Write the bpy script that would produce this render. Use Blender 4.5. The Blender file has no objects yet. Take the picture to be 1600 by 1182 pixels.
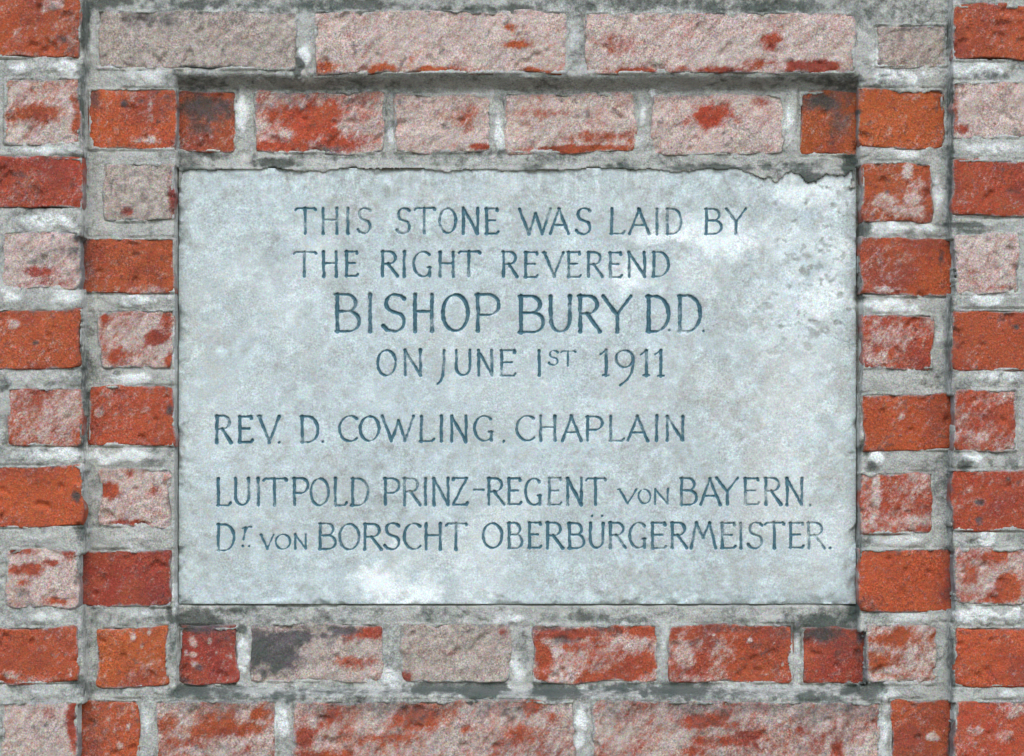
import bpy, math, random
import numpy as np

# ------------------------------------------------------------------ camera, sky, sun, exposure
sc = bpy.context.scene
COL = sc.collection
S = 0.00064            # metres per photograph pixel on the front plane of the wall
D = 3.2                # camera distance to that plane
ZC = 1.45              # height of the picture centre above the ground
cam_d = bpy.data.cameras.new('camera')
cam = bpy.data.objects.new('camera', cam_d)
COL.objects.link(cam)
cam.location = (0, -D, ZC)
cam.rotation_euler = (math.radians(90), 0, 0)
cam_d.sensor_width = 36
cam_d.lens = 36 * D / (1600 * S)
cam_d.clip_end = 200
sc.camera = cam

SUN_EL, SUN_AZ = math.radians(44), math.radians(-10)   # soft light from above, a little from the left
world = bpy.data.worlds.new('World')
sc.world = world
world.use_nodes = True
wn = world.node_tree
wn.nodes.clear()
sky = wn.nodes.new('ShaderNodeTexSky')
sky.sky_type = 'NISHITA'
sky.sun_disc = False
sky.sun_elevation = SUN_EL
sky.sun_rotation = math.pi + SUN_AZ
sky.dust_density = 1.5
sky.air_density = 1.0
bg = wn.nodes.new('ShaderNodeBackground')
bg.inputs['Strength'].default_value = 0.15
wo = wn.nodes.new('ShaderNodeOutputWorld')
wn.links.new(sky.outputs[0], bg.inputs[0])
wn.links.new(bg.outputs[0], wo.inputs[0])

sun_d = bpy.data.lights.new('sun', 'SUN')
sun_d.energy = 0.85
sun_d.angle = math.radians(30)
sun_d.color = (1.0, 0.98, 0.95)
sun = bpy.data.objects.new('sun', sun_d)
COL.objects.link(sun)
sun.rotation_euler = (math.radians(90) - SUN_EL, 0, SUN_AZ)
sun.location = (0, -3, 5)

sc.view_settings.view_transform = 'Standard'
sc.view_settings.look = 'None'
sc.view_settings.exposure = 0.8
sc.view_settings.gamma = 1.0

# ------------------------------------------------------------------ planes of the stepped wall
YA, YB, YC = 0.0, 0.026, 0.046      # outer wall, framing band, sunk panel
PL = {'A': YA, 'B': YB, 'C': YC}


def wx(px, Y):
    return (px - 800.0) * S * (D + Y) / D


def wz(py, Y):
    return ZC - (py - 591.0) * S * (D + Y) / D


# ------------------------------------------------------------------ noise
def _h(ix, iy, seed):
    n = (ix.astype(np.int64) * 374761393 + iy.astype(np.int64) * 668265263 + int(seed) * 1442695041) & 0xFFFFFFFF
    n = ((n ^ (n >> 13)) * 1274126177) & 0xFFFFFFFF
    n = ((n ^ (n >> 16)) * 2246822519) & 0xFFFFFFFF
    return ((n ^ (n >> 15)) & 0xFFFFFF) / float(0xFFFFFF)


def vnoise(x, y, seed=0):
    x = np.asarray(x, float); y = np.asarray(y, float)
    ix = np.floor(x); iy = np.floor(y)
    fx = x - ix; fy = y - iy
    fx = fx * fx * (3 - 2 * fx); fy = fy * fy * (3 - 2 * fy)
    a = _h(ix, iy, seed); b = _h(ix + 1, iy, seed)
    c = _h(ix, iy + 1, seed); d = _h(ix + 1, iy + 1, seed)
    return (a + (b - a) * fx) * (1 - fy) + (c + (d - c) * fx) * fy


def fbm(x, y, size, oct=4, seed=0, gain=0.5):
    """0..1 noise, features of about `size` metres"""
    t = 0.0; amp = 1.0; tot = 0.0; f = 1.0 / size
    for o in range(oct):
        ca, sa = math.cos(0.6 + o), math.sin(0.6 + o)
        t = t + amp * vnoise((x * ca - y * sa) * f + 17.3 * o, (x * sa + y * ca) * f - 9.1 * o, seed + o * 31)
        tot += amp; amp *= gain; f *= 2.03
    return t / tot


def sstep(a, b, x):
    t = np.clip((x - a) / (b - a), 0, 1)
    return t * t * (3 - 2 * t)


def streak(x, y, a=0.9, k=2.4):
    """stretch space so that noise runs up to the right, as the trowel and the weather left it"""
    c, s = math.cos(a), math.sin(a)
    return (x * c + y * s) / k, (-x * s + y * c)


# ------------------------------------------------------------------ mesh helpers
def mesh_obj(name, verts, faces, mat, parent=None, attrs=None, smooth=True):
    me = bpy.data.meshes.new(name)
    verts = np.asarray(verts, np.float32)
    faces = np.asarray(faces, np.int32)
    nf = len(faces); k = faces.shape[1]
    me.vertices.add(len(verts)); me.vertices.foreach_set('co', verts.ravel())
    me.loops.add(nf * k); me.loops.foreach_set('vertex_index', faces.ravel())
    me.polygons.add(nf)
    me.polygons.foreach_set('loop_start', np.arange(0, nf * k, k, dtype=np.int32))
    me.polygons.foreach_set('loop_total', np.full(nf, k, np.int32))
    me.polygons.foreach_set('use_smooth', np.full(nf, smooth, bool))
    me.update(calc_edges=True)
    for an, data in (attrs or {}).items():
        data = np.asarray(data, np.float32)
        if data.ndim == 1:
            at = me.attributes.new(an, 'FLOAT', 'POINT')
            at.data.foreach_set('value', data)
        else:
            at = me.attributes.new(an, 'FLOAT_COLOR', 'POINT')
            at.data.foreach_set('color', np.c_[data, np.ones(len(data))].astype(np.float32).ravel())
    me.materials.append(mat)
    o = bpy.data.objects.new(name, me)
    COL.objects.link(o)
    if parent:
        o.parent = parent
    return o


def grid_faces(nx, nz):
    i, j = np.meshgrid(np.arange(nx - 1), np.arange(nz - 1), indexing='ij')
    a = (i * nz + j).ravel()
    return np.c_[a, a + nz, a + nz + 1, a + 1]     # faces towards -Y when z grows with j


def ring_ids(nx, nz):
    g = np.arange(nx * nz).reshape(nx, nz)
    return np.concatenate([g[:, 0], g[-1, 1:], g[-2::-1, -1], g[0, -2:0:-1]])


# ------------------------------------------------------------------ materials
def new_mat(name):
    m = bpy.data.materials.new(name)
    m.use_nodes = True
    nt = m.node_tree
    nt.nodes.clear()
    out = nt.nodes.new('ShaderNodeOutputMaterial')
    b = nt.nodes.new('ShaderNodeBsdfPrincipled')
    nt.links.new(b.outputs[0], out.inputs[0])
    return m, nt, b


class NB:
    def __init__(s, nt):
        s.nt = nt
        g = nt.nodes.new('ShaderNodeNewGeometry')
        s.pos = g.outputs['Position']

    def put(s, v, sock):
        if hasattr(v, 'links'):
            s.nt.links.new(v, sock)
        else:
            sock.default_value = v

    def attr(s, n, col=False):
        a = s.nt.nodes.new('ShaderNodeAttribute'); a.attribute_name = n
        return a.outputs['Color' if col else 'Fac']

    def noise(s, scale, detail=3, rough=0.6, col=False, vec=None, dist=0):
        n = s.nt.nodes.new('ShaderNodeTexNoise')
        n.inputs['Scale'].default_value = scale
        n.inputs['Detail'].default_value = detail
        n.inputs['Roughness'].default_value = rough
        n.inputs['Distortion'].default_value = dist
        s.nt.links.new(vec if vec else s.pos, n.inputs['Vector'])
        return n.outputs['Color' if col else 'Fac']

    def math(s, op, a, b=0.0, c=0.0, clamp=False):
        n = s.nt.nodes.new('ShaderNodeMath'); n.operation = op; n.use_clamp = clamp
        s.put(a, n.inputs[0]); s.put(b, n.inputs[1]); s.put(c, n.inputs[2])
        return n.outputs[0]

    def rng(s, v, a, b, c=0.0, d=1.0):
        n = s.nt.nodes.new('ShaderNodeMapRange'); n.interpolation_type = 'SMOOTHSTEP'
        s.put(v, n.inputs[0])
        for k, q in zip((1, 2, 3, 4), (a, b, c, d)):
            n.inputs[k].default_value = q
        return n.outputs[0]

    def mix(s, f, a, b, mode='MIX'):
        n = s.nt.nodes.new('ShaderNodeMix'); n.data_type = 'RGBA'; n.blend_type = mode
        s.put(f, n.inputs[0])
        s.put((*a, 1) if isinstance(a, tuple) else a, n.inputs[6])
        s.put((*b, 1) if isinstance(b, tuple) else b, n.inputs[7])
        return n.outputs[2]

    def bump(s, h, strength, dist, nrm=None):
        n = s.nt.nodes.new('ShaderNodeBump')
        n.inputs['Strength'].default_value = strength
        n.inputs['Distance'].default_value = dist
        s.put(h, n.inputs['Height'])
        if nrm: s.nt.links.new(nrm, n.inputs['Normal'])
        return n.outputs[0]

    def speckle(s, col, amount, scale=850):
        """sand-grain sized variation of tone and hue"""
        g = s.noise(scale, 2, 0.75, col=True)
        k = s.mix(1.0, g, (0.5, 0.5, 0.5), 'SUBTRACT')
        n = s.nt.nodes.new('ShaderNodeVectorMath'); n.operation = 'MULTIPLY_ADD'
        s.nt.links.new(g, n.inputs[0]); n.inputs[1].default_value = (amount,) * 3
        n.inputs[2].default_value = (1 - amount * .5,) * 3
        g2 = s.noise(scale * 0.62, 2, 0.8)
        big = s.rng(s.noise(22, 3, 0.6), 0.35, 0.65, 0.35, 1.0)
        m = s.math('MULTIPLY_ADD', s.math('SUBTRACT', g2, .5), s.math('MULTIPLY', big, amount * 1.3), 1.0)
        c = s.mix(1.0, col, n.outputs[0], 'MULTIPLY')
        n2 = s.nt.nodes.new('ShaderNodeVectorMath'); n2.operation = 'SCALE'
        s.nt.links.new(c, n2.inputs[0]); s.nt.links.new(m, n2.inputs['Scale'])
        return n2.outputs[0]


def brick_material():
    m, nt, b = new_mat('weathered_brick')
    q = NB(nt)
    tint = q.attr('tint', True)
    lime = q.attr('lime'); soot_shade = q.attr('soot_shade'); smear = q.attr('smear'); tan = q.attr('tan')
    n0 = q.noise(16, 4, 0.6)
    n1 = q.noise(38, 5, 0.65)
    n2 = q.noise(160, 4, 0.7)
    n3 = q.noise(420, 3, 0.7)
    base = q.mix(q.rng(n1, 0.35, 0.7), tint, q.mix(0.4, tint, (0.36, 0.10, 0.04)))
    base = q.mix(q.rng(n2, 0.50, 0.72, 0, .6), base, (0.13, 0.045, 0.045))
    base = q.mix(q.rng(n3, 0.56, 0.75, 0, .4), base, (0.42, 0.24, 0.21))
    base = q.mix(q.rng(n0, 0.45, 0.68, 0, .6), base, (0.17, 0.04, 0.035))
    # lime crust with ragged border
    st = q.nt.nodes.new('ShaderNodeMapping'); st.vector_type = 'TEXTURE'
    st.inputs['Rotation'].default_value = (0, math.radians(-52), 0); st.inputs['Scale'].default_value = (1.7, 1, 1)
    nt.links.new(q.pos, st.inputs['Vector'])
    n4 = q.noise(210, 5, 0.75, vec=st.outputs[0])
    f = q.math('ADD', lime, q.math('MULTIPLY', q.math('SUBTRACT', n4, 0.5), 1.7))
    f = q.math('ADD', f, q.math('MULTIPLY', q.math('SUBTRACT', n2, 0.5), 0.5))
    f = q.math('ADD', f, q.math('MULTIPLY', q.math('SUBTRACT', n3, 0.5), 0.6))
    f = q.rng(f, 0.05, 1.0, 0, 0.96)
    lc = q.mix(q.rng(n1, 0.35, 0.65), (0.53, 0.43, 0.385), (0.43, 0.375, 0.335))
    lc = q.mix(q.rng(n4, 0.30, 0.5, 0.40, 0), lc, (0.40, 0.215, 0.165))
    lc = q.mix(q.rng(n4, 0.52, 0.68, 0, .7), lc, (0.60, 0.555, 0.52))
    lc = q.mix(q.math('MULTIPLY', tan, .75), lc, q.mix(q.rng(n2, .4, .62), (0.38, 0.355, 0.31), (0.24, 0.225, 0.19)))
    lc = q.mix(q.rng(n2, 0.52, 0.70, 0, .6), lc, (0.22, 0.205, 0.195))
    c = q.mix(f, base, lc)
    mf = q.math('ADD', smear, q.math('MULTIPLY', q.math('SUBTRACT', n2, 0.5), 0.9))
    c = q.mix(q.rng(mf, 0.35, 0.85, 0, 0.85), c, q.mix(q.rng(n1, .4, .6), (0.34, 0.355, 0.34), (0.24, 0.25, 0.24)))
    # sooty dirt and moss, plus shade painted into the colour
    sf = q.math('ADD', soot_shade, q.math('MULTIPLY', q.math('SUBTRACT', n2, 0.5), 0.7))
    sf = q.rng(sf, 0.1, 0.85, 0, 0.9)
    c = q.mix(sf, c, q.mix(q.rng(n1, 0.4, 0.6), (0.04, 0.055, 0.05), (0.075, 0.07, 0.075)))
    c = q.speckle(c, 1.9)
    nt.links.new(c, b.inputs['Base Color'])
    b.inputs['Roughness'].default_value = 0.92
    b.inputs['Specular IOR Level'].default_value = 0.2
    h = q.math('ADD', n2, q.math('MULTIPLY', n3, 0.6))
    nt.links.new(q.bump(h, 0.8, 0.0022), b.inputs['Normal'])
    return m


def mortar_material():
    m, nt, b = new_mat('lime_mortar')
    q = NB(nt)
    white = q.attr('white'); soot_shade = q.attr('soot_shade')
    n1 = q.noise(30, 5, 0.65)
    n2 = q.noise(120, 5, 0.7)
    n3 = q.noise(420, 3, 0.75)
    c = q.mix(q.rng(n1, 0.35, 0.65), (0.33, 0.345, 0.32), (0.41, 0.425, 0.395))
    c = q.mix(q.rng(n2, 0.5, 0.66, 0, 0.6), c, (0.215, 0.225, 0.20))
    c = q.mix(q.rng(n2, 0.46, 0.32, 0, 0.5), c, (0.53, 0.55, 0.515))
    wf = q.math('ADD', white, q.math('MULTIPLY', q.math('SUBTRACT', n2, 0.5), 0.8))
    c = q.mix(q.rng(wf, 0.3, 0.8, 0, 0.9), c, (0.66, 0.70, 0.68))
    sf = q.math('ADD', soot_shade, q.math('MULTIPLY', q.math('SUBTRACT', n2, 0.5), 1.5))  # joint dirt and painted shade together
    c = q.mix(q.rng(sf, 0.15, 0.85, 0, 0.92), c, q.mix(q.rng(n1, .4, .6), (0.055, 0.074, 0.064), (0.085, 0.095, 0.085)))
    c = q.speckle(c, 1.45)
    nt.links.new(c, b.inputs['Base Color'])
    b.inputs['Roughness'].default_value = 0.95
    b.inputs['Specular IOR Level'].default_value = 0.15
    h = q.math('ADD', n2, q.math('MULTIPLY', n3, 0.5))
    nt.links.new(q.bump(h, 0.85, 0.0025), b.inputs['Normal'])
    return m


def stone_material():
    m, nt, b = new_mat('carved_limestone')
    q = NB(nt)
    white = q.attr('white'); soot_shade = q.attr('soot_shade'); paint = q.attr('paint')
    n1 = q.noise(14, 5, 0.6)
    n2 = q.noise(85, 5, 0.7)
    n3 = q.noise(380, 3, 0.75)
    n5 = q.noise(60, 5, 0.7, dist=.4)
    c = q.mix(q.rng(n1, 0.35, 0.65), (0.39, 0.45, 0.445), (0.44, 0.52, 0.53))
    wm = q.math('ADD', q.attr('warm'), q.math('MULTIPLY', q.math('SUBTRACT', n2, 0.5), 0.9))
    c = q.mix(q.rng(wm, 0.15, 1.0, 0, 0.8), c, (0.41, 0.405, 0.365))
    c = q.mix(q.rng(n2, 0.46, 0.66, 0, 0.65), c, (0.31, 0.325, 0.30))
    c = q.mix(q.rng(n5, 0.47, 0.64, 0, 0.65), c, (0.55, 0.65, 0.655))
    wf = q.math('ADD', white, q.math('MULTIPLY', q.math('SUBTRACT', n2, 0.5), 0.9))
    c = q.mix(q.rng(wf, 0.15, 1.1, 0, 0.9), c, (0.76, 0.83, 0.82))
    sf = q.math('ADD', soot_shade, q.math('MULTIPLY', q.math('SUBTRACT', n2, 0.5), 0.8))
    c = q.mix(q.rng(sf, 0.15, 1.0, 0, 0.85), c, (0.17, 0.18, 0.16))
    pf = q.math('ADD', paint, q.math('MULTIPLY', q.math('SUBTRACT', n3, 0.5), 0.7))
    pf = q.math('ADD', pf, q.math('MULTIPLY', q.math('SUBTRACT', n2, 0.5), 1.0))
    c = q.mix(q.rng(pf, 0.25, 0.85, 0, 0.93), c, (0.042, 0.130, 0.170))
    c = q.speckle(c, 1.15)
    nt.links.new(c, b.inputs['Base Color'])
    b.inputs['Roughness'].default_value = 0.9
    b.inputs['Specular IOR Level'].default_value = 0.2
    h = q.math('ADD', n2, q.math('MULTIPLY', n3, 0.5))
    nt.links.new(q.bump(h, 0.6, 0.0016), b.inputs['Normal'])
    return m


M_BRICK = brick_material()
M_MORTAR = mortar_material()
M_STONE = stone_material()

# ------------------------------------------------------------------ stains, bare patches and painted shade (photograph pixels, size, amount)
# red: crust worn off, lime: crust or splash on the brick, soot: dark dirt or moss, with shade painted in below the top courses, white: pale lump of mortar
RED = [(250, 195, 45, 22, .2), (475, 195, 45, 34, 1), (440, 228, 55, 9, .9), (520, 222, 60, 12, .6), (805, 70, 22, 7, .9), (795, 42, 12, 8, .8), (510, 102, 30, 10, .8), (600, 108, 40, 8, .8),
       (690, 110, 50, 6, .8), (830, 116, 90, 6, 1), (1210, 62, 17, 15, .9), (965, 70, 34, 18, .35), (990, 112, 50, 6, .9),
       (1110, 112, 45, 7, .8), (1190, 100, 30, 8, .5), (1275, 106, 50, 10, .9), (60, 178, 50, 14, .6), (120, 180, 8, 50, .8), (720, 186, 22, 20, .45),
       (752, 231, 20, 8, .9), (850, 178, 60, 6, .3), (940, 215, 60, 10, .5), (900, 233, 90, 6, 1), (1105, 182, 36, 17, 1),
       (1190, 160, 16, 9, .5), (60, 425, 22, 8, .6), (90, 442, 40, 6, .4), (200, 330, 12, 12, .5), (268, 310, 8, 36, .6), (262, 500, 12, 20, .7), (250, 528, 14, 12, .8),
       (180, 555, 16, 12, .7), (265, 560, 8, 15, 1), (165, 500, 8, 10, .7), (168, 770, 20, 14, 1), (205, 740, 12, 8, .7), (190, 818, 36, 5, .8),
       (240, 765, 10, 12, .5), (45, 890, 26, 10, .9), (80, 880, 14, 6, .8), (110, 862, 14, 12, .9), (30, 862, 18, 6, .7),
       (35, 910, 12, 7, .6), (95, 940, 24, 6, .6), (113, 1130, 10, 40, .9), (75, 1115, 14, 10, .4), (265, 1130, 20, 14, .7),
       (360, 1140, 46, 13, .9), (405, 1115, 16, 12, .8), (330, 1120, 40, 10, .4), (290, 1160, 40, 8, .4),
       (475, 1150, 14, 22, .8), (500, 1180, 40, 10, .8), (520, 1115, 20, 12, .6), (665, 1120, 40, 20, .6), (600, 1155, 60, 8, .4),
       (725, 1140, 14, 8, .6), (830, 1105, 14, 10, .8), (800, 1150, 50, 12, .3), (860, 1120, 12, 10, .5),
       (1100, 1130, 45, 14, .9), (1130, 1160, 50, 12, .7), (1170, 1150, 24, 10, .7), (1085, 1175, 20, 10, .7), (1250, 1142, 12, 10, .8), (1310, 1165, 12, 20, .7), (1000, 1100, 30, 8, .4),
       (880, 990, 60, 8, .8), (1000, 985, 30, 10, .9), (1000, 1040, 28, 22, 1), (960, 1060, 50, 8, .9), (845, 1035, 14, 24, .8), (900, 1010, 40, 6, .4), (930, 1000, 12, 6, .5),
       (570, 988, 28, 14, 1), (550, 1035, 34, 10, .55), (632, 1060, 10, 9, 1), (785, 988, 10, 8, .6), (700, 1020, 30, 6, .3),
       (1520, 425, 18, 6, .4), (1560, 450, 30, 5, .4), (1590, 430, 6, 25, .4), (1500, 200, 18, 8, .7), (1492, 170, 6, 30, .6),
       (1545, 650, 45, 24, .7), (1505, 625, 16, 14, .5), (1545, 870, 40, 12, .7), (1580, 920, 22, 22, .8), (1520, 900, 16, 22, .5), (1555, 935, 24, 10, .6),
       (1375, 1000, 20, 10, .8), (1400, 995, 18, 16, .9), (1380, 1035, 30, 14, .7), (1400, 1058, 26, 8, .5), (1430, 1000, 12, 12, .4)]
LIME = [(235, 218, 26, 8, .8), (236, 163, 6, 5, 1), (120, 150, 6, 30, .3), (85, 8, 20, 12, .8), (30, 85, 40, 5, .3), (440, 210, 22, 10, .7), (225, 452, 40, 8, .5),
        (1385, 315, 26, 10, .7), (1430, 305, 24, 22, .8), (1405, 330, 30, 12, .7), (1418, 262, 8, 18, .9), (1400, 525, 40, 24, .55), (1370, 560, 26, 12, .6),
        (1410, 495, 8, 14, .5), (1368, 770, 7, 50, .8), (1430, 815, 26, 14, .7), (1440, 745, 26, 7, .7), (1395, 815, 30, 8, .5), (1363, 815, 8, 16, .7), (1390, 760, 5, 26, .4),
        (1385, 453, 24, 5, .6), (210, 993, 6, 9, 1), (233, 990, 6, 9, 1), (222, 1010, 4, 5, .9), (300, 1003, 6, 8, .8), (328, 1003, 4, 5, .8), (300, 1023, 8, 5, .9),
        (338, 1020, 4, 5, .7), (362, 1028, 4, 4, .7), (288, 1020, 4, 5, .8), (305, 1037, 7, 5, .7), (199, 1135, 4, 9, .8), (188, 1165, 6, 8, .7), (207, 1105, 6, 12, .5),
        (1455, 1152, 9, 6, 1), (1070, 1025, 16, 20, .7), (1115, 993, 3, 3, 1), (1172, 1000, 4, 4, .9), (1127, 1053, 4, 4, 1), (1222, 1038, 3, 5, .8), (1110, 1062, 40, 8, .5),
        (1140, 1025, 10, 8, .4), (1410, 652, 6, 4, .8), (1525, 785, 20, 8, .3), (1515, 765, 8, 6, .5), (1540, 850, 10, 5, .3), (1585, 1110, 20, 22, .7), (1575, 1150, 16, 12, .5), (1525, 1140, 14, 7, .5),
        (55, 690, 40, 4, .4), (40, 655, 26, 22, .4), (80, 660, 30, 20, .45), (100, 620, 24, 14, .6), (62, 1062, 40, 6, .4), (20, 1052, 12, 8, .7),
        (110, 1055, 5, 8, .8), (155, 645, 6, 8, .5), (1430, 150, 16, 6, .4), (230, 565, 10, 8, .3), (1280, 200, 20, 14, .2), (20, 505, 10, 8, .7)]
SOOT_SHADE = [(195, 162, 10, 8, .9), (222, 158, 8, 4, .7), (148, 160, 12, 30, .6), (175, 188, 12, 3, .5), (100, 62, 14, 12, .8), (320, 165, 48, 26, .75), (318, 200, 22, 12, .6), (220, 30, 65, 14, .6), (250, 50, 30, 10, .3),
        (420, 165, 30, 12, .35), (550, 155, 50, 14, .5), (560, 200, 40, 20, .2), (515, 232, 30, 8, .6), (1290, 160, 46, 14, .8), (1315, 195, 20, 26, .55), (350, 108, 90, 5, .9), (680, 116, 200, 4, .5),  # long low strips paint the shadow at the foot of the stretchers
        (1300, 18, 50, 8, .5), (1222, 78, 24, 10, .35), (700, 30, 160, 8, .2), (25, 275, 20, 8, .6), (60, 270, 10, 8, .4), (115, 290, 10, 14, .5), (53, 537, 6, 5, .9), (15, 420, 14, 6, .4),
        (60, 410, 16, 5, .5), (110, 395, 20, 16, .6), (118, 775, 9, 9, .9), (85, 730, 12, 5, .5), (130, 370, 16, 18, .7), (200, 888, 5, 4, .4), (205, 1080, 20, 5, .6), (150, 1130, 14, 16, .4), (122, 1120, 10, 14, .5),
        (265, 640, 8, 22, .7), (265, 770, 8, 26, .5), (190, 300, 24, 8, .35), (170, 290, 12, 22, .4), (220, 275, 30, 5, .3),
        (1400, 400, 12, 6, .35), (1470, 400, 6, 24, .6), (1415, 525, 16, 18, .5), (1440, 500, 10, 10, .4), (1380, 480, 20, 5, .4), (1590, 510, 8, 6, 1), (1500, 285, 5, 4, .4), (1580, 300, 18, 5, .5), (1345, 175, 6, 6, .9),
        (1530, 785, 7, 5, .8), (1528, 812, 7, 4, .8), (1575, 750, 5, 5, .7), (1505, 885, 8, 8, .5), (1580, 850, 10, 8, .4), (1590, 210, 8, 8, .6), (1592, 425, 5, 12, .6), (1500, 150, 10, 4, .2),
        (425, 1020, 38, 30, 1.25), (470, 995, 50, 14, 1.2), (530, 985, 30, 8, .9), (400, 1015, 16, 40, 1.2),  (470, 1035, 40, 12, .5), (410, 1050, 14, 12, .8), (600, 1060, 12, 8, .3), (730, 1005, 30, 14, .35), (650, 990, 20, 8, .25),
        (305, 985, 40, 8, .8), (308, 1045, 12, 8, .6), (290, 1065, 12, 6, .7), (880, 1000, 20, 8, .6), (950, 985, 30, 8, .5), (860, 980, 30, 6, .6), (935, 1040, 14, 6, .4),
        (1085, 1005, 14, 8, .6), (1180, 1010, 20, 6, .5), (1140, 985, 80, 6, .4), (1290, 990, 50, 14, .75), (1342, 1010, 10, 40, .8), (1220, 990, 14, 12, .5),
        (300, 1100, 60, 8, .4), (560, 1105, 110, 10, .5), (690, 1110, 60, 12, .4), (800, 1110, 80, 14, .45), (980, 1115, 60, 20, .45), (1080, 1110, 60, 14, .4), (1200, 1105, 80, 18, .5), (1260, 1130, 60, 16, .3),
        (1330, 1110, 40, 14, .5), (1500, 1110, 12, 12, .3), (1540, 1100, 60, 6, .4), (1425, 1100, 30, 4, .3), (1488, 1140, 6, 45, .6), (1370, 1035, 6, 5, .6), (1425, 1066, 10, 4, .7),
        (340, 40, 60, 6, .3), (470, 60, 6, 40, .4), (1150, 118, 200, 4, .5), (1550, 625, 40, 4, .3), (35, 945, 30, 10, .4), (40, 925, 16, 10, .5), (90, 935, 30, 3, .6)]
MSOOT_SHADE = [(180, 2, 60, 10, .9), (330, 8, 120, 8, .8), (560, 8, 150, 10, .8), (760, 14, 120, 6, .8), (900, 20, 60, 10, .4), (1000, 6, 120, 10, .7), (1180, 12, 140, 10, .8), (1360, 20, 30, 20, .5), (132, 60, 7, 70, .9),
         (1484, 60, 6, 60, .9), (1440, 30, 40, 16, .5), (560, 128, 90, 12, .8), (640, 145, 60, 6, .6), (420, 122, 130, 7, .6), (275, 120, 16, 12, .9), (720, 122, 100, 6, .6), (1290, 124, 60, 8, 1), (1200, 135, 30, 8, .5), (1333, 135, 10, 30, .9),  # shade of the step above the panel, put into the mortar colour
         (1100, 150, 40, 5, .5), (870, 136, 60, 8, .4), (465, 104, 7, 10, 1.1), (320, 242, 60, 6, .8), (300, 262, 30, 8, .7), (440, 257, 32, 6, 1), (350, 268, 40, 5, .8), (860, 250, 50, 6, .6), (770, 240, 60, 5, .6), (540, 246, 80, 4, .6),  # low strips paint the shade below the header row
         (980, 262, 40, 6, .8), (1130, 262, 90, 4, .9), (1250, 262, 40, 8, .7), (1280, 280, 50, 8, 1.1), (1325, 255, 12, 26, .9), (540, 268, 24, 8, .6), (830, 262, 20, 5, .7),
         (300, 970, 60, 14, .9), (360, 955, 50, 8, .8), (460, 950, 60, 6, .5), (500, 968, 60, 6, .5), (690, 960, 60, 12, .5), (900, 965, 60, 8, .7), (980, 970, 50, 6, .6), (1150, 975, 90, 8, .5), (1290, 975, 60, 14, .9), (1335, 960, 14, 26, 1), (1050, 960, 60, 6, .4), (760, 970, 30, 8, .3),
         (290, 1083, 60, 10, 1), (420, 1090, 100, 8, .7), (520, 1080, 90, 8, .5), (380, 1075, 60, 4, .7), (680, 1078, 60, 10, 1.0), (760, 1075, 60, 12, 1), (870, 1080, 60, 10, .9), (960, 1075, 80, 10, .8), (1050, 1080, 60, 12, 1), (1160, 1085, 80, 8, .7),
         (1250, 1090, 90, 8, .8), (1340, 1080, 40, 12, 1), (612, 1010, 12, 20, .7), (605, 985, 10, 14, .5), (815, 1000, 14, 30, .5), (1240, 985, 14, 10, .9), (378, 984, 9, 7, 1.1), (270, 1010, 8, 40, .8), (265, 960, 10, 20, .9), (1355, 990, 8, 20, .8), (1240, 1060, 10, 10, .3),
         (127, 180, 7, 55, .8), (125, 380, 14, 30, .7), (132, 620, 8, 70, .7), (130, 560, 10, 30, .6), (125, 690, 8, 20, .8), (125, 820, 10, 20, .7), (127, 910, 7, 40, .5), (125, 1065, 14, 18, .7), (138, 580, 14, 12, .6), (140, 520, 8, 40, .3),  # dark lines down the left and right steps
         (1486, 200, 7, 70, 1), (1480, 240, 16, 14, .5), (1486, 300, 5, 60, .8), (1484, 380, 8, 40, .7), (1486, 480, 6, 40, .8), (1484, 560, 9, 40, .9), (1486, 590, 16, 12, .7), (1488, 700, 6, 30, .5), (1487, 830, 6, 50, .8), (1476, 865, 14, 14, .8), (1488, 960, 12, 14, .6), (1488, 1030, 6, 50, .7), (1480, 1070, 20, 14, .4),
         (200, 342, 26, 5, .3), (170, 255, 40, 6, .3), (230, 262, 50, 4, .6), (100, 245, 30, 5, .6), (60, 120, 40, 5, .3), (1380, 137, 30, 4, .6), (1540, 118, 50, 6, .7), (1505, 352, 40, 4, 1), (1520, 362, 30, 4, .8), (1345, 465, 10, 8, .8), (1362, 733, 14, 8, .8), (1345, 850, 16, 10, .7), (1350, 700, 8, 10, .8), (1505, 728, 16, 8, .7), (1520, 848, 30, 4, .7),
         (1350, 360, 12, 14, .9), (1343, 420, 5, 80, .6), (1343, 600, 5, 120, .4), (1343, 780, 4, 80, .5), (1342, 920, 8, 60, .9), (150, 590, 20, 10, .3), (5, 600, 12, 10, .8), (20, 1080, 16, 10, .5), (170, 1078, 60, 5, .6), (228, 1075, 16, 6, .3), (240, 725, 16, 6, .6), (262, 960, 8, 8, .6), (430, 1090, 8, 8, .8), (905, 1160, 20, 14, .2)]
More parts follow.
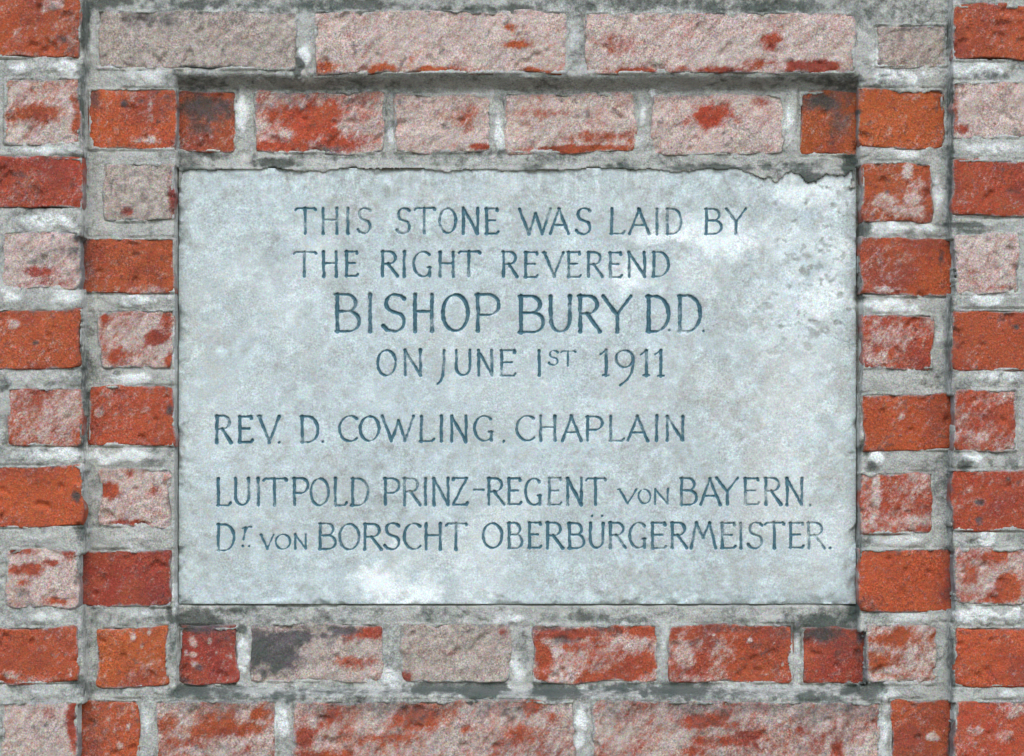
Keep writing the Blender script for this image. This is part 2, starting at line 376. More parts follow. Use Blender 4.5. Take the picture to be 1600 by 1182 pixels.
MWHITE = [(475, 85, 10, 20, 1), (475, 30, 12, 20, .4), (897, 60, 16, 30, .7), (897, 40, 12, 24, .5), (230, 118, 50, 12, .8), (140, 75, 14, 50, .6), (35, 105, 26, 12, .8), (100, 105, 20, 12, .9), (60, 236, 50, 9, .8), (60, 345, 60, 14, .7),
          (612, 210, 9, 28, .9), (778, 205, 9, 32, 1), (1004, 178, 10, 30, 1), (1018, 145, 10, 8, .9), (1232, 182, 11, 28, .9), (378, 180, 12, 30, .9), (1230, 220, 10, 18, .4), (1000, 220, 14, 18, .4),
          (1380, 90, 16, 30, .7), (1410, 120, 44, 14, 1), (1540, 112, 50, 12, .9), (1550, 232, 60, 10, .6), (1420, 238, 50, 10, .6), (1400, 358, 50, 12, .9), (1465, 300, 12, 40, .8), (1535, 352, 22, 5, .9), (1550, 470, 40, 12, .7), (1385, 478, 50, 12, .9),
          (1470, 520, 10, 50, .5), (1400, 595, 60, 10, .4), (1560, 590, 50, 10, .8), (1370, 716, 16, 10, 1.3), (1512, 716, 20, 9, 1.2), (1420, 720, 50, 10, .4), (1400, 845, 50, 10, .6), (1540, 842, 16, 14, 1), (1540, 960, 50, 14, .9), (1420, 965, 60, 8, .5),
          (222, 470, 44, 10, .8), (200, 590, 50, 10, .9), (60, 590, 50, 10, .5), (60, 712, 60, 12, .9), (200, 715, 60, 12, .9), (60, 840, 60, 10, .5), (200, 840, 50, 8, .5), (60, 965, 50, 12, .6), (230, 962, 40, 10, .6), (20, 465, 20, 12, .9), (100, 465, 30, 12, .6),
          (379, 1020, 8, 32, 1.2), (610, 1060, 18, 16, .7), (808, 1050, 14, 30, .7), (1037, 1010, 9, 32, .6), (905, 1150, 12, 30, 1.2), (440, 1130, 12, 24, .9), (228, 1130, 14, 40, .5), (1380, 1150, 12, 30, .7), (1385, 1085, 40, 10, .6),
          (805, 965, 30, 12, .8), (560, 965, 40, 8, .5), (1243, 1020, 8, 20, .5), (272, 930, 4, 40, .9), (272, 560, 3, 180, .5), (1580, 1085, 40, 8, .6), (1340, 700, 4, 100, .3), (80, 1082, 50, 10, .5), (1190, 965, 60, 6, .4), (1010, 958, 30, 5, .4), (850, 118, 40, 6, .4), (1050, 135, 60, 8, .4), (560, 258, 60, 5, .3), (700, 255, 60, 6, .4)]
STW = [(370, 420, 70, 70, .45), (460, 370, 34, 40, .5), (320, 470, 60, 60, .35), (900, 440, 60, 24, .4), (985, 440, 46, 22, .9), (1040, 370, 60, 16, .9), (1120, 375, 70, 30, .9), (1090, 420, 50, 40, .5), (1250, 380, 70, 50, .6), (1230, 300, 60, 24, .8),
       (1300, 300, 30, 40, .7), (1280, 470, 60, 50, .8), (1310, 420, 20, 60, .7), (1160, 350, 30, 26, .4), (1200, 520, 30, 26, .5), (1290, 550, 40, 30, .5), (600, 910, 50, 40, 1), (640, 930, 60, 18, .9), (570, 860, 20, 30, .5), (480, 540, 80, 50, .35), (380, 600, 80, 50, .35), (560, 610, 80, 30, .3),
       (1080, 520, 30, 20, .3), (700, 340, 60, 20, .25), (820, 660, 60, 26, .2), (750, 300, 60, 18, .3), (1260, 660, 20, 30, .5), (1150, 770, 50, 30, .3), (1110, 590, 30, 24, .4), (620, 450, 80, 20, .3), (720, 620, 40, 14, .3), (1180, 910, 60, 14, .2), (420, 740, 50, 20, .2), (1290, 690, 20, 26, .3)]
STS = [(320, 280, 50, 14, .5), (430, 275, 90, 10, .5), (560, 300, 80, 16, .4), (700, 285, 90, 8, .4), (1000, 300, 100, 14, .4), (860, 278, 60, 8, .4), (960, 340, 60, 22, .35), (1150, 300, 40, 20, .4), (1030, 350, 26, 10, .3), (1160, 440, 26, 30, .35), (1210, 430, 20, 26, .5), (1190, 395, 10, 8, .6), (1260, 400, 12, 6, .6), (1215, 385, 8, 7, .6),
       (1245, 405, 14, 5, .7), (1230, 410, 8, 10, .6), (1270, 350, 8, 20, .5), (1320, 300, 10, 10, .5), (1270, 305, 10, 5, .5), (290, 600, 8, 200, .25), (290, 360, 10, 60, .4), (1334, 600, 5, 300, .35), (1325, 920, 14, 30, .6), (980, 590, 40, 20, .2), (1150, 600, 60, 50, .15), (540, 440, 50, 30, .2), (800, 938, 500, 6, .25),
       (310, 900, 30, 40, .2), (1060, 640, 60, 16, .15), (860, 730, 60, 26, .2), (700, 520, 60, 10, .1), (520, 640, 60, 14, .2), (1262, 790, 12, 20, .2), (1285, 830, 12, 14, .3), (640, 370, 40, 16, .2), (770, 810, 60, 14, .15), (1200, 560, 20, 10, .3), (1290, 520, 10, 8, .4), (1130, 560, 8, 5, .4)]


# grime that runs over bricks and joints alike
GRIME = [(330, 975, 90, 50, .5), (460, 985, 130, 24, .45), (1315, 985, 60, 60, .5), (330, 1095, 110, 26, .5), (640, 1100, 330, 30, .5), (1050, 1100, 260, 32, .5), (1300, 1105, 110, 30, .5), (300, 140, 60, 34, .55), (500, 142, 160, 20, .4), (1310, 140, 50, 34, .6),
         (300, 10, 240, 26, .45), (800, 8, 600, 22, .4), (1400, 20, 90, 34, .45), (120, 60, 18, 80, .4), (127, 400, 22, 60, .45), (130, 560, 16, 120, .4), (130, 900, 14, 120, .4), (1486, 200, 14, 180, .45), (1484, 560, 14, 90, .45), (1486, 880, 14, 160, .4), (800, 960, 520, 14, .3),
         (20, 290, 50, 40, .3), (60, 400, 50, 26, .3), (150, 1140, 40, 50, .35), (700, 1160, 300, 40, .25), (1180, 1140, 200, 40, .3)]


def paintmap(px, py, blobs, seed=0, box=None, soft=False):
    """sum of soft ragged blobs at photograph-pixel coordinates px, py"""
    out = np.zeros_like(px)
    wob = (fbm(px * S, py * S, 0.02, 3, 500 + seed) - .5)
    wob2 = (fbm(px * S, py * S, 0.007, 2, 600 + seed) - .5)
    for (cx, cy, rx, ry, a) in blobs:
        if box and (cx + 2 * rx < box[0] or cx - 2 * rx > box[2] or cy + 2 * ry < box[1] or cy - 2 * ry > box[3]):
            continue
        d = np.sqrt(((px - cx) / rx) ** 2 + ((py - cy) / ry) ** 2) + wob * 1.5 + wob2 * .8
        out = np.maximum(out, a * (1 - (sstep(0.0, 1.6, d) if soft else sstep(0.45, 1.45, d))))
    return out


# ------------------------------------------------------------------ the bricks in view
R0 = (0.35, 0.070, 0.026)     # bright red orange
R1 = (0.30, 0.056, 0.026)     # plain red
R2 = (0.24, 0.038, 0.026)     # deep red
R3 = (0.20, 0.06, 0.05)     # brown red
# x0, y0, x1, y1, plane, tint, lime
BR = [
    (-265, -5, 126, 91, 'A', R1, .12), (6, 122, 126, 226, 'A', R1, .78), (-265, 247, 129, 328, 'A', R1, .1), (4, 362, 125, 452, 'A', R2, .9),
    (-265, 483, 128, 576, 'A', R1, .05), (12, 606, 129, 697, 'A', R1, .42), (-265, 729, 129, 825, 'A', R0, .05), (10, 858, 122, 951, 'A', R1, .85),
    (-265, 979, 123, 1068, 'A', R1, .08), (3, 1098, 120, 1196, 'A', R1, .85),
    (152, 17, 466, 108, 'B', R3, .97), (492, 17, 886, 115, 'B', R1, .88), (913, 20, 1337, 115, 'B', R1, .88), (1368, 38, 1480, 105, 'B', R3, .9),
    (139, 138, 275, 234, 'B', R0, .12), (162, 256, 272, 347, 'B', R3, .93), (126, 372, 273, 458, 'B', R1, .05), (154, 485, 271, 575, 'B', R1, .7),
    (138, 604, 272, 698, 'B', R1, .14), (154, 732, 266, 824, 'B', R1, .82), (124, 861, 267, 949, 'B', R2, .02), (150, 980, 262, 1074, 'B', R0, .08),
    (122, 1094, 216, 1196, 'B', R1, .12), (243, 1096, 432, 1196, 'B', R1, .62), (458, 1096, 897, 1196, 'B', R1, .68), (926, 1098, 1376, 1196, 'B', R1, .66),
    (1391, 1093, 1488, 1196, 'B', R1, .05),
    (1343, 139, 1474, 232, 'B', R0, .08), (1347, 253, 1457, 346, 'B', R1, .2), (1344, 372, 1490, 463, 'B', R0, .1), (1349, 491, 1457, 577, 'B', R1, .25),
    (1347, 615, 1491, 704, 'B', R0, .02), (1343, 738, 1458, 834, 'B', R1, .28), (1343, 858, 1492, 956, 'B', R0, .0), (1353, 977, 1464, 1070, 'B', R1, .72),
    (277, 141, 369, 237, 'C', R1, .12), (398, 143, 602, 240, 'C', R1, .68), (617, 147, 768, 239, 'C', R1, .86), (787, 145, 993, 240, 'C', R1, .82),
    (1017, 147, 1226, 242, 'C', R1, .85), (1249, 143, 1341, 243, 'C', R0, .1),
    (280, 980, 372, 1073, 'C', R2, .08), (390, 975, 600, 1066, 'C', R2, .95), (627, 974, 797, 1066, 'C', R3, .95), (833, 977, 1028, 1067, 'C', R1, .6),
    (1046, 977, 1238, 1068, 'C', R1, .2), (1253, 982, 1352, 1070, 'C', R2, .04),
    (1489, 9, 1880, 96, 'A', R1, .06), (1487, 127, 1607, 216, 'A', R1, .86), (1487, 250, 1880, 339, 'A', R1, .08), (1491, 364, 1594, 460, 'A', R2, .9),
    (1486, 484, 1880, 578, 'A', R1, .03), (1490, 609, 1589, 706, 'A', R1, .5), (1486, 734, 1880, 830, 'A', R1, .1), (1491, 857, 1606, 946, 'A', R1, .62),
    (1491, 980, 1880, 1072, 'A', R0, .05), (1492, 1095, 1880, 1196, 'A', R1, .15),
]
rnd = random.Random(5)
OUT = []      # bricks beyond the frame, kept simpler
TINTS = [R0, R1, R1, R2, R3]


def outrow(y0, y1, xs, xe, plane, stretch_first):
    """alternate stretchers and headers outward from xs to xe (xe < xs runs left)"""
    d = 1 if xe > xs else -1
    x = xs; k = stretch_first
    while (xe - x) * d > 60:
        L = 392 if k else 188
        L = min(L, abs(xe - x))
        a, b = (x, x + L) if d > 0 else (x - L, x)
        OUT.append((a, y0 + rnd.uniform(-2, 2), b, y1 + rnd.uniform(-2, 2), plane, rnd.choice(TINTS), rnd.choice([.05, .1, .6, .85])))
        x += d * (L + 24); k = not k


ROWS = [(-5, 91), (122, 226), (247, 328), (362, 452), (483, 576), (606, 697), (729, 825), (858, 951), (979, 1068), (1098, 1196)]
XL, XR = -620, 2220
for i, (a, b) in enumerate(ROWS):
    outrow(a, b, (-20 if i % 2 else -290), XL, 'A', bool(i % 2))
    a2, b2 = (a, b)
    outrow(a2, b2, (1618 if i in (1, 3, 5, 7) else 1904), XR, 'A', i in (1, 3, 5, 7))
for k in range(3):
    for (y0, y1) in ((-104 - 120 * k, -10 - 120 * k), (1220 + 120 * k, 1314 + 120 * k)):
        st = bool(k % 2)
        outrow(y0, y1, 126, XL, 'A', st)
        outrow(y0, y1, 1490, XR, 'A', st)
        outrow(y0, y1, 138 if st else 152, 1480, 'B', st)

wall = bpy.data.objects.new('brick_wall', None)
COL.objects.link(wall)
wall.location = (0, YB, ZC - 0.8)
wall['label'] = 'weathered red brick wall with grey lime mortar, stepped in around the carved stone'
wall['category'] = 'wall'
WOFF = np.array([0, YB, ZC - 0.8])


def axis_lines(L, step):
    e = [0, .0007, .0016, .0028, .0045, .0065]
    n = max(2, int((L - .013) / step))
    mid = np.linspace(.0065, L - .0065, n + 1)[1:-1]
    return np.concatenate([e, mid, [L - v for v in e[::-1]]])


def make_brick(spec, seed, step, visible=True):
    x0, y0, x1, y1, pl, tint, lime = spec
    Y = PL[pl]
    X0, X1, Z0, Z1 = wx(x0, Y), wx(x1, Y), wz(y1, Y), wz(y0, Y)
    gx = axis_lines(X1 - X0, step); gz = axis_lines(Z1 - Z0, step)
    nx, nz = len(gx), len(gz)
    gx, gz = np.meshgrid(gx, gz, indexing='ij')
    L, H = X1 - X0, Z1 - Z0
    x = X0 + gx; z = Z0 + gz
    dx = np.minimum(gx, L - gx); dz = np.minimum(gz, H - gz)
    # worn outline: corners pulled in, edges wavering
    wx_ = (fbm(x * 0 + seed, z, 0.028, 3, seed) - .5) * .008
    wz_ = (fbm(x, z * 0 + seed, 0.035, 3, seed + 7) - .5) * .008
    fx = np.exp(-dx / .010); fz = np.exp(-dz / .010)
    x2 = x + wx_ * fx * np.where(gx < L / 2, 1, -1) + 0.0
    z2 = z + wz_ * fz
    # tilt of the whole brick in its bed
    rr = random.Random(seed)
    tilt = rr.uniform(-.008, .008)
    z2 = z2 + (x - (X0 + X1) / 2) * tilt * .8
    d = np.minimum(dx, dz)
    corner = np.hypot(np.clip(.009 - dx, 0, 1), np.clip(.009 - dz, 0, 1))
    r = .0020
    t = np.clip(1 - d / r, 0, 1)
    y = r * .9 * (1 - np.sqrt(np.clip(1 - t * t, 0, 1)))
    y = y + np.clip(corner - .0085, 0, 1) * 1.1
    # chips along the arris and rough face
    rough = 0.5 + 0.9 * lime
    ch = fbm(x + seed, z, 0.016, 3, seed + 3)
    y = y + sstep(.56, .8, ch) * np.exp(-d / .004) * .0045 * (0.5 + lime)
    sx, sz = streak(x, z)
    y = y + (fbm(x, z, 0.05, 2, seed + 11) - .5) * .003
    y = y + (fbm(sx, sz, 0.008, 4, seed + 13) - .5) * .0042 * rough
    px = 800 + x * D / (D + Y) / S; py = 591 - (z - ZC) * D / (D + Y) / S
    # deeper pits
    pit = fbm(x, z, 0.012, 2, seed + 17)
    y = y + sstep(.74, .86, pit) * .0035
    box = (x0, y0, x1, y1)
    la = lime + (fbm(sx, sz, 0.014, 4, seed + 19) - .5) * (1.1 if .15 < lime < .8 else .55)
    if visible:
        pr = np.minimum(1, 1.25 * paintmap(px, py, RED, 1, box, True)); plm = paintmap(px, py, LIME, 2, box); ps = paintmap(px, py, SOOT_SHADE, 3, box, True) * 1.05
        la = la * (1 - pr) - pr * .15
        la = np.maximum(la, plm * .95)
        so = ps
        y = y - plm * .001 + ps * .0012
    else:
        so = np.zeros_like(la)
    # dirt that settles along the upper arris
    if visible:
        so = np.maximum(so, paintmap(px, py, GRIME, 4, None, True))
    so = np.maximum(so, .42 * np.exp(-(H - gz) / .006) * fbm(x, z, .02, 2, seed + 23) * 1.5)
    so = np.maximum(so, sstep(.72, .82, fbm(x, z, .009, 3, seed + 29)) * .5)
    sm = np.exp(-d / .0035) * fbm(x, z, .018, 3, seed + 37) * (1.35 if lime < .5 else 1.6)
    tn = np.array(tint) * rr.uniform(.92, 1.18) * np.array([1, rr.uniform(.9, 1.25), 1])
    tc = tn[None, None, :] * (0.85 + .3 * fbm(x, z, .03, 3, seed + 31))[..., None]
    V = np.stack([x2, Y + y, z2], -1).reshape(-1, 3)
    ring = ring_ids(nx, nz)
    back = V[ring].copy(); back[:, 1] = Y + .06
    nV = len(V); nr = len(ring)
    F = grid_faces(nx, nz)
    a = ring; b = np.roll(ring, -1); c = nV + np.roll(np.arange(nr), -1); e = nV + np.arange(nr)
    F = np.concatenate([F, np.c_[b, a, e, c]])
    V = np.concatenate([V, back]) - WOFF
    tan = np.full(len(V), 1.0 if tint == R3 else (.7 if (spec[0], spec[4]) == (390, 'C') else (.45 if spec[1] > 1090 and lime > .5 else .12)))
    att = {'tan': tan, 'smear': np.concatenate([sm.ravel(), sm.ravel()[ring]]), 'lime': np.concatenate([la.ravel(), la.ravel()[ring] * .5]),
           'soot_shade': np.concatenate([so.ravel(), so.ravel()[ring] * .6]),
           'tint': np.concatenate([tc.reshape(-1, 3), tc.reshape(-1, 3)[ring]])}
    return mesh_obj('brick', V, F, M_BRICK, wall, att)


for i, s in enumerate(BR):
    make_brick(s, 100 + i * 37, .0019)
for i, s in enumerate(OUT):
    make_brick(s, 9000 + i * 37, .010, False)

# ------------------------------------------------------------------ mortar: one relief sheet running round every brick
SX0, SX1 = wx(278.5, YC), wx(1338, YC)
SZ0, SZ1 = wz(946, YC), wz(262, YC)


def lines(lo, hi, a, b, fine, coarse):
    return np.concatenate([np.arange(lo, a, coarse), np.arange(a, b, fine), np.arange(b, hi + coarse, coarse)])


mx = lines(wx(XL, 0), wx(XR, 0), wx(-20, 0), wx(1620, 0), .00145, .008)
mz = lines(wz(1580, 0), wz(-370, 0), wz(1205, 0), wz(-22, 0), .00145, .008)
nx, nz = len(mx), len(mz)
X, Z = np.meshgrid(mx, mz, indexing='ij')
w1 = (fbm(X * 0 + 3, Z, .05, 3, 41) - .5) * .004
inB = (X > wx(130, YA) + w1) & (X < wx(1486.5, YA) + w1)
w2 = (fbm(X, Z * 0 + 5, .05, 3, 43) - .5) * .006
inC = (X > wx(275, YB) + w1) & (X < wx(1343, YB) + w1) & (Z < wz(114, YB) + w2) & (Z > wz(1088, YB) + w2)
zt, zb = wz(114, YB) + w2, wz(1088, YB) + w2
fil = np.minimum(sstep(0, .018, zt - Z), sstep(-.001, .008, Z - zb))      # mortar fillets close the step above and below
base = np.where(inC, YB + (YC - YB) * fil, np.where(inB, YB, YA))
P_X = 800 + X * D / (D + base) / S; P_Y = 591 - (Z - ZC) * D / (D + base) / S
h = base + .0014 + (fbm(X, Z, .030, 3, 51) - .5) * .0050 + (fbm(X, Z, .009, 4, 53) - .5) * .0030
ms = paintmap(P_X, P_Y, [(a, b, c * 1.15, e * 1.45, f * (.6 if 110 < b < 152 and 260 < a < 1345 else 1)) for a, b, c, e, f in MSOOT_SHADE], 5, soft=True)  # weaker below the step, where painted shade adds to the cast shadow
ms = np.maximum(ms, paintmap(P_X, P_Y, GRIME, 4, soft=True))
ms = np.maximum(ms, sstep(.48, .75, fbm(X, Z, .045, 5, 47)) * .42); mw = 1.1 * paintmap(P_X, P_Y, MWHITE, 6, soft=True)
h = h + ms * .0018 - mw * .0022
# trowel cracks
ck = np.abs(fbm(X, Z, .045, 4, 57) - .5)
h = h + (1 - sstep(.0, .010, ck)) * .0022 * sstep(.48, .6, fbm(X, Z, .1, 2, 59))
deep = np.zeros(X.shape, bool)
gate = sstep(.42, .62, fbm(X, Z, .03, 3, 58))
inner = np.zeros(X.shape, bool)
for s in BR + OUT:
    Y = PL[s[4]]
    a, b, c, e = wx(s[0], Y), wx(s[2], Y), wz(s[3], Y), wz(s[1], Y)
    g_ = .0018
    i0, i1 = np.searchsorted(mx, [a - g_, b + g_]); j0, j1 = np.searchsorted(mz, [c - g_, e + g_])
    xs, zs = X[i0:i1, j0:j1], Z[i0:i1, j0:j1]
    d = np.minimum(np.minimum(xs - a, b - xs), np.minimum(zs - c, e - zs))
    same = np.abs(base[i0:i1, j0:j1] - Y) < .002
    h[i0:i1, j0:j1] += np.where((d < 0) & same, .0024 * gate[i0:i1, j0:j1] * (1.25 - s[6]), 0)
    ms[i0:i1, j0:j1] = np.maximum(ms[i0:i1, j0:j1], np.where((d < .0005), .32 * gate[i0:i1, j0:j1], 0))  # thin darker rim in the mortar beside each brick
    i0, i1 = np.searchsorted(mx, [a, b]); j0, j1 = np.searchsorted(mz, [c, e])
    xs, zs = X[i0:i1, j0:j1], Z[i0:i1, j0:j1]
    d = np.minimum(np.minimum(xs - a, b - xs), np.minimum(zs - c, e - zs))
    jag = .0016 + .0040 * fbm(xs, zs, .011, 3, 61) * (0.5 + s[6])
    h[i0:i1, j0:j1] = np.where(d > jag, np.maximum(h[i0:i1, j0:j1], Y + .014), h[i0:i1, j0:j1] + d * .35)
    enc = np.clip(fbm(xs, zs, .026, 5, 63, .6) - .50, 0, 1) * .017       # mortar smeared over the arris
    cov = d < enc
    h[i0:i1, j0:j1] = np.where(cov, Y - .0008 + (fbm(xs, zs, .006, 3, 67) - .5) * .0022 + np.clip(.0012 - (enc - d), 0, 1), h[i0:i1, j0:j1])
    deep[i0:i1, j0:j1] |= d > .012
d = np.minimum(np.minimum(X - SX0, SX1 - X), np.minimum(Z - SZ0, SZ1 - Z))
top_lip = (Z > SZ1 - .022) * np.clip(fbm(X, Z * .4, .030, 5, 71, .62) - .30, 0, 1) * .022 * (0.55 + 1.3 * sstep(wx(1120, YC), wx(1230, YC), X))
sd = d > np.maximum(.0002, top_lip)
gw = .0016 + .0030 * sstep(.45, .7, fbm(X * 0, Z, .07, 3, 77))
side_gap = (np.abs(X - SX0) < .0020) | ((X > SX1 - .002) & (X < SX1 + gw))
h = np.where(side_gap & (Z > SZ0) & (Z < SZ1), YC + .012, h)
h = np.where(sd, YC + .02, np.where(d > 0, YC - .0016 + (fbm(X, Z, .012, 3, 73) - .5) * .002, h))
# open crack under the upper bed and under the stone
bot = np.abs(Z - (SZ0 + (fbm(X, Z * 0, .06, 2, 75) - .5) * .001)) < .0013
h = np.where(bot & (X > SX0) & (X < SX1), np.maximum(h, YC + .007), h)
deep |= (d > .016)
F = grid_faces(nx, nz)
keep = ~deep.ravel()[F].all(axis=1)
F = F[keep]
used = np.unique(F); remap = np.full(nx * nz, -1); remap[used] = np.arange(len(used)); F = remap[F]
V = np.stack([X, h, Z], -1).reshape(-1, 3)[used] - WOFF
mortar = mesh_obj('mortar', V, F, M_MORTAR, wall, {'soot_shade': ms.ravel()[used], 'white': mw.ravel()[used]})

# ------------------------------------------------------------------ lettering: skeleton strokes, x 0..1 over the letter, y 0 baseline .. 1 cap


def arc(cx, cy, rx, ry, a0, a1, n=22):
    t = np.radians(np.linspace(a0, a1, n))
    return [(cx + rx * math.cos(v), cy + ry * math.sin(v)) for v in t]


G = {
    'A': [[(0, 0), (.5, 1.0)], [(.47, 1.0), (1, 0)], [(.2, .34), (.8, .34)]],
    'B': [[(.08, 0), (.08, 1)], [(.0, 1), (.45, 1)] + arc(.45, .77, .38, .23, 90, -90)[1:] + [(.08, .54)], [(.3, .54), (.5, .54)] + arc(.52, .27, .45, .27, 90, -90) + [(.0, 0)]],
    'C': [arc(.58, .5, .56, .5, 52, 312, 34)],
    'D': [[(.08, 0), (.08, 1)], [(.0, 1), (.35, 1)] + arc(.38, .5, .6, .5, 90, -90, 30) + [(.0, 0)]],
    'E': [[(.08, 0), (.08, 1)], [(.0, 1), (.9, 1), (.93, .93)], [(.08, .53), (.75, .53)], [(.0, 0), (.9, 0), (1, .08)]],
    'G': [arc(.56, .5, .54, .5, 50, 300, 34) + [(.93, .12)], [(.93, .36), (.93, .02)], [(.8, .36), (1, .36)]],
    'H': [[(.08, 0), (.08, 1)], [(.92, 0), (.92, 1)], [(.08, .54), (.92, .54)]],
    'I': [[(.5, 0), (.5, 1)]],
    'J': [[(.85, 1), (.82, .3), (.7, -.05), (.45, -.25), (.1, -.36)]],
    'L': [[(.1, 0), (.1, 1)], [(.0, 0), (.85, 0), (1, .1)]],
    'M': [[(0, 0), (.22, 1)], [(.22, 1), (.5, .42)], [(.5, .42), (.76, 1)], [(.76, 1), (1, 0)]],
    'N': [[(.08, 0), (.08, 1)], [(.06, 1), (.92, 0)], [(.92, 0), (.92, 1)]],
    'O': [arc(.5, .5, .5, .5, 90, 450, 40)],
    'P': [[(.08, 0), (.08, 1)], [(.0, 1), (.5, 1)] + arc(.5, .72, .46, .28, 90, -90)[1:] + [(.08, .44)]],
    'R': [[(.08, 0), (.08, 1)], [(.0, 1), (.45, 1)] + arc(.45, .75, .42, .25, 90, -90)[1:] + [(.08, .5)], [(.42, .5), (.75, .22), (1, 0)]],
    'S': [[(.95, .9), (.8, .98)] + arc(.5, .77, .38, .24, 70, 235)[1:] + [(.5, .52)] + arc(.5, .26, .45, .27, 50, -100) + [(.15, .04), (.0, .14)]],
    'T': [[(.0, .93), (.08, 1), (.95, 1), (1, .95)], [(.48, 0), (.48, 1)]],
    'U': [[(.08, 1), (.08, .35)] + arc(.5, .33, .42, .33, 180, 360, 22)[1:] + [(.92, 1)]],
    'V': [[(0, 1), (.5, 0)], [(.5, 0), (1, 1)], [(-.08, 1), (.1, 1)]],
    'W': [[(0, 1), (.3, 0)], [(.3, 0), (.52, .82)], [(.52, .82), (.73, 0)], [(.73, 0), (1, 1)]],
    'Y': [[(0, 1), (.5, .48)], [(.5, .48), (1, 1)], [(.5, 0), (.5, .5)]],
    'Z': [[(.05, .95), (.05, 1), (.95, 1)], [(.95, 1), (.05, 0)], [(.05, 0), (.95, 0), (1, .07)]],
    '1': [[(.2, .84), (.7, 1)], [(.7, 1), (.7, 0)], [(.45, .02), (.95, .02)]],
    '9': [arc(.48, .68, .45, .33, 20, 380, 34), [(.92, .72), (.95, .45), (.85, .12), (.6, -.15), (.25, -.36)]],
    'r': [[(.20, .0), (.42, .86)], [(.12, .80), (.42, .86)], [(.34, .50), (.50, .78), (.72, .92), (1.0, .90)]],
    '-': [[(0, .5), (1, .5)]],
}


def L(s, top, base, xs, w=1.0):
    return [(c, a, b, top, base, w) for c, (a, b) in zip(s, xs)]


TXT = []
TXT += L('THISSTONE', 326, 365, [(461, 494), (502, 529), (540, 547), (558, 580), (619, 641), (647, 680), (686, 713), (721, 749), (758, 779)])
TXT += L('WASLAIDBY', 327, 366, [(811, 861), (859, 889), (900, 924), (953, 977), (983, 1015), (1023, 1030), (1040, 1066), (1101, 1129), (1134, 1166)])
TXT += L('THERIGHTR', 394, 432, [(458, 494), (503, 528), (539, 560), (595, 622), (628, 635), (645, 674), (685, 711), (716, 750), (784, 809)])
TXT += L('EVEREND', 395, 433, [(819, 841), (850, 881), (886, 908), (917, 942), (951, 972), (980, 1010), (1019, 1046)])
TXT += L('BISHOP', 461, 518, [(523, 563), (574, 582), (598, 634), (645, 678), (691, 732), (743, 782)], 1.3)
TXT += L('BURYDD', 463, 519, [(810, 851), (857, 894), (903, 938), (942, 987), (1010, 1046), (1059, 1096)], 1.3)
TXT += L('ONJUNE', 548, 587, [(589, 619), (630, 660), (681, 697), (710, 737), (745, 771), (781, 806)])
TXT += L('I', 548, 587, [(839, 846)]) + L('ST', 549, 571, [(857, 873), (876, 900)], .72)
TXT += L('1911', 548, 588, [(934, 953), (961, 992), (997, 1016), (1019, 1039)])
TXT += L('REVD', 651, 692, [(336, 362), (372, 395), (404, 437), (469, 498)], 1.12)
TXT += L('COWLING', 651, 690, [(529, 560), (562, 593), (596, 647), (655, 679), (686, 693), (703, 731), (740, 770)])
TXT += L('CHAPLAIN', 651, 689, [(806, 837), (842, 870), (878, 909), (915, 943), (951, 976), (980, 1013), (1022, 1030), (1040, 1070)])
TXT += L('LUITPOLD', 748, 790, [(338, 361), (365, 391), (400, 407), (411, 448), (457, 483), (485, 514), (521, 542), (548, 576)])
TXT += L('PRINZREGENT', 748, 789, [(599, 625), (629, 657), (661, 668), (675, 703), (706, 731), (761, 788), (793, 815), (820, 846), (856, 878), (884, 911), (915, 947)])
TXT += L('VON', 765, 788, [(967, 995), (997, 1017), (1021, 1046)], .75)
TXT += L('BAYERN', 748, 789, [(1062, 1090), (1094, 1126), (1119, 1154), (1162, 1187), (1194, 1221), (1227, 1256)])
TXT += L('-', 757, 775, [(740, 756)], 1.1)
TXT += L('D', 820, 861, [(338, 367)]) + L('r', 822, 844, [(376, 394)], .75)
TXT += L('VON', 836, 858, [(407, 428), (430, 454), (459, 480)], .75)
TXT += L('BORSCHT', 819, 859, [(497, 526), (530, 562), (567, 597), (600, 625), (630, 659), (663, 691), (696, 730)])
TXT += L('OBERBURGERMEISTER', 818, 857, [(754, 785), (793, 817), (825, 846), (853, 880), (887, 914), (920, 945), (951, 978), (983, 1010), (1017, 1041), (1048, 1074), (1079, 1119), (1126, 1150), (1154, 1161), (1168, 1192), (1195, 1226), (1233, 1257), (1261, 1289)])
DOTS = [('full_stop', 1046, 517), ('full_stop', 1099, 518), ('full_stop', 436, 692), ('full_stop', 504, 691), ('comma', 787, 690), ('comma', 1266, 790),
        ('full_stop', 1297, 857), ('umlaut_dot', 925, 807), ('umlaut_dot', 941, 807), ('abbreviation_dot', 379, 854), ('abbreviation_dot', 389, 854)]

gsx = np.arange(SX0, SX1, .00075); gsz = np.arange(SZ0 + .001, SZ1, .00075)
nsx, nsz = len(gsx), len(gsz)
X, Z = np.meshgrid(gsx, gsz, indexing='ij')
field = np.full(X.shape, -1.0)
owner = np.full(X.shape, -1, int)
NAMES = []


def cut(pts, wid, idx):
    """raise `field` (half width minus distance) around sampled skeleton points"""
    p = np.array(pts); w = np.array(wid)
    m = .004
    i0, i1 = np.searchsorted(gsx, [p[:, 0].min() - m, p[:, 0].max() + m])
    j0, j1 = np.searchsorted(gsz, [p[:, 1].min() - m, p[:, 1].max() + m])
    xs, zs = X[i0:i1, j0:j1], Z[i0:i1, j0:j1]
    f = (w[None, None, :] - np.hypot(xs[..., None] - p[:, 0], zs[..., None] - p[:, 1])).max(-1)
    cur = field[i0:i1, j0:j1]
    own = owner[i0:i1, j0:j1]
    own[(f > cur) & (f > -.0004)] = idx
    np.maximum(cur, f, out=cur)


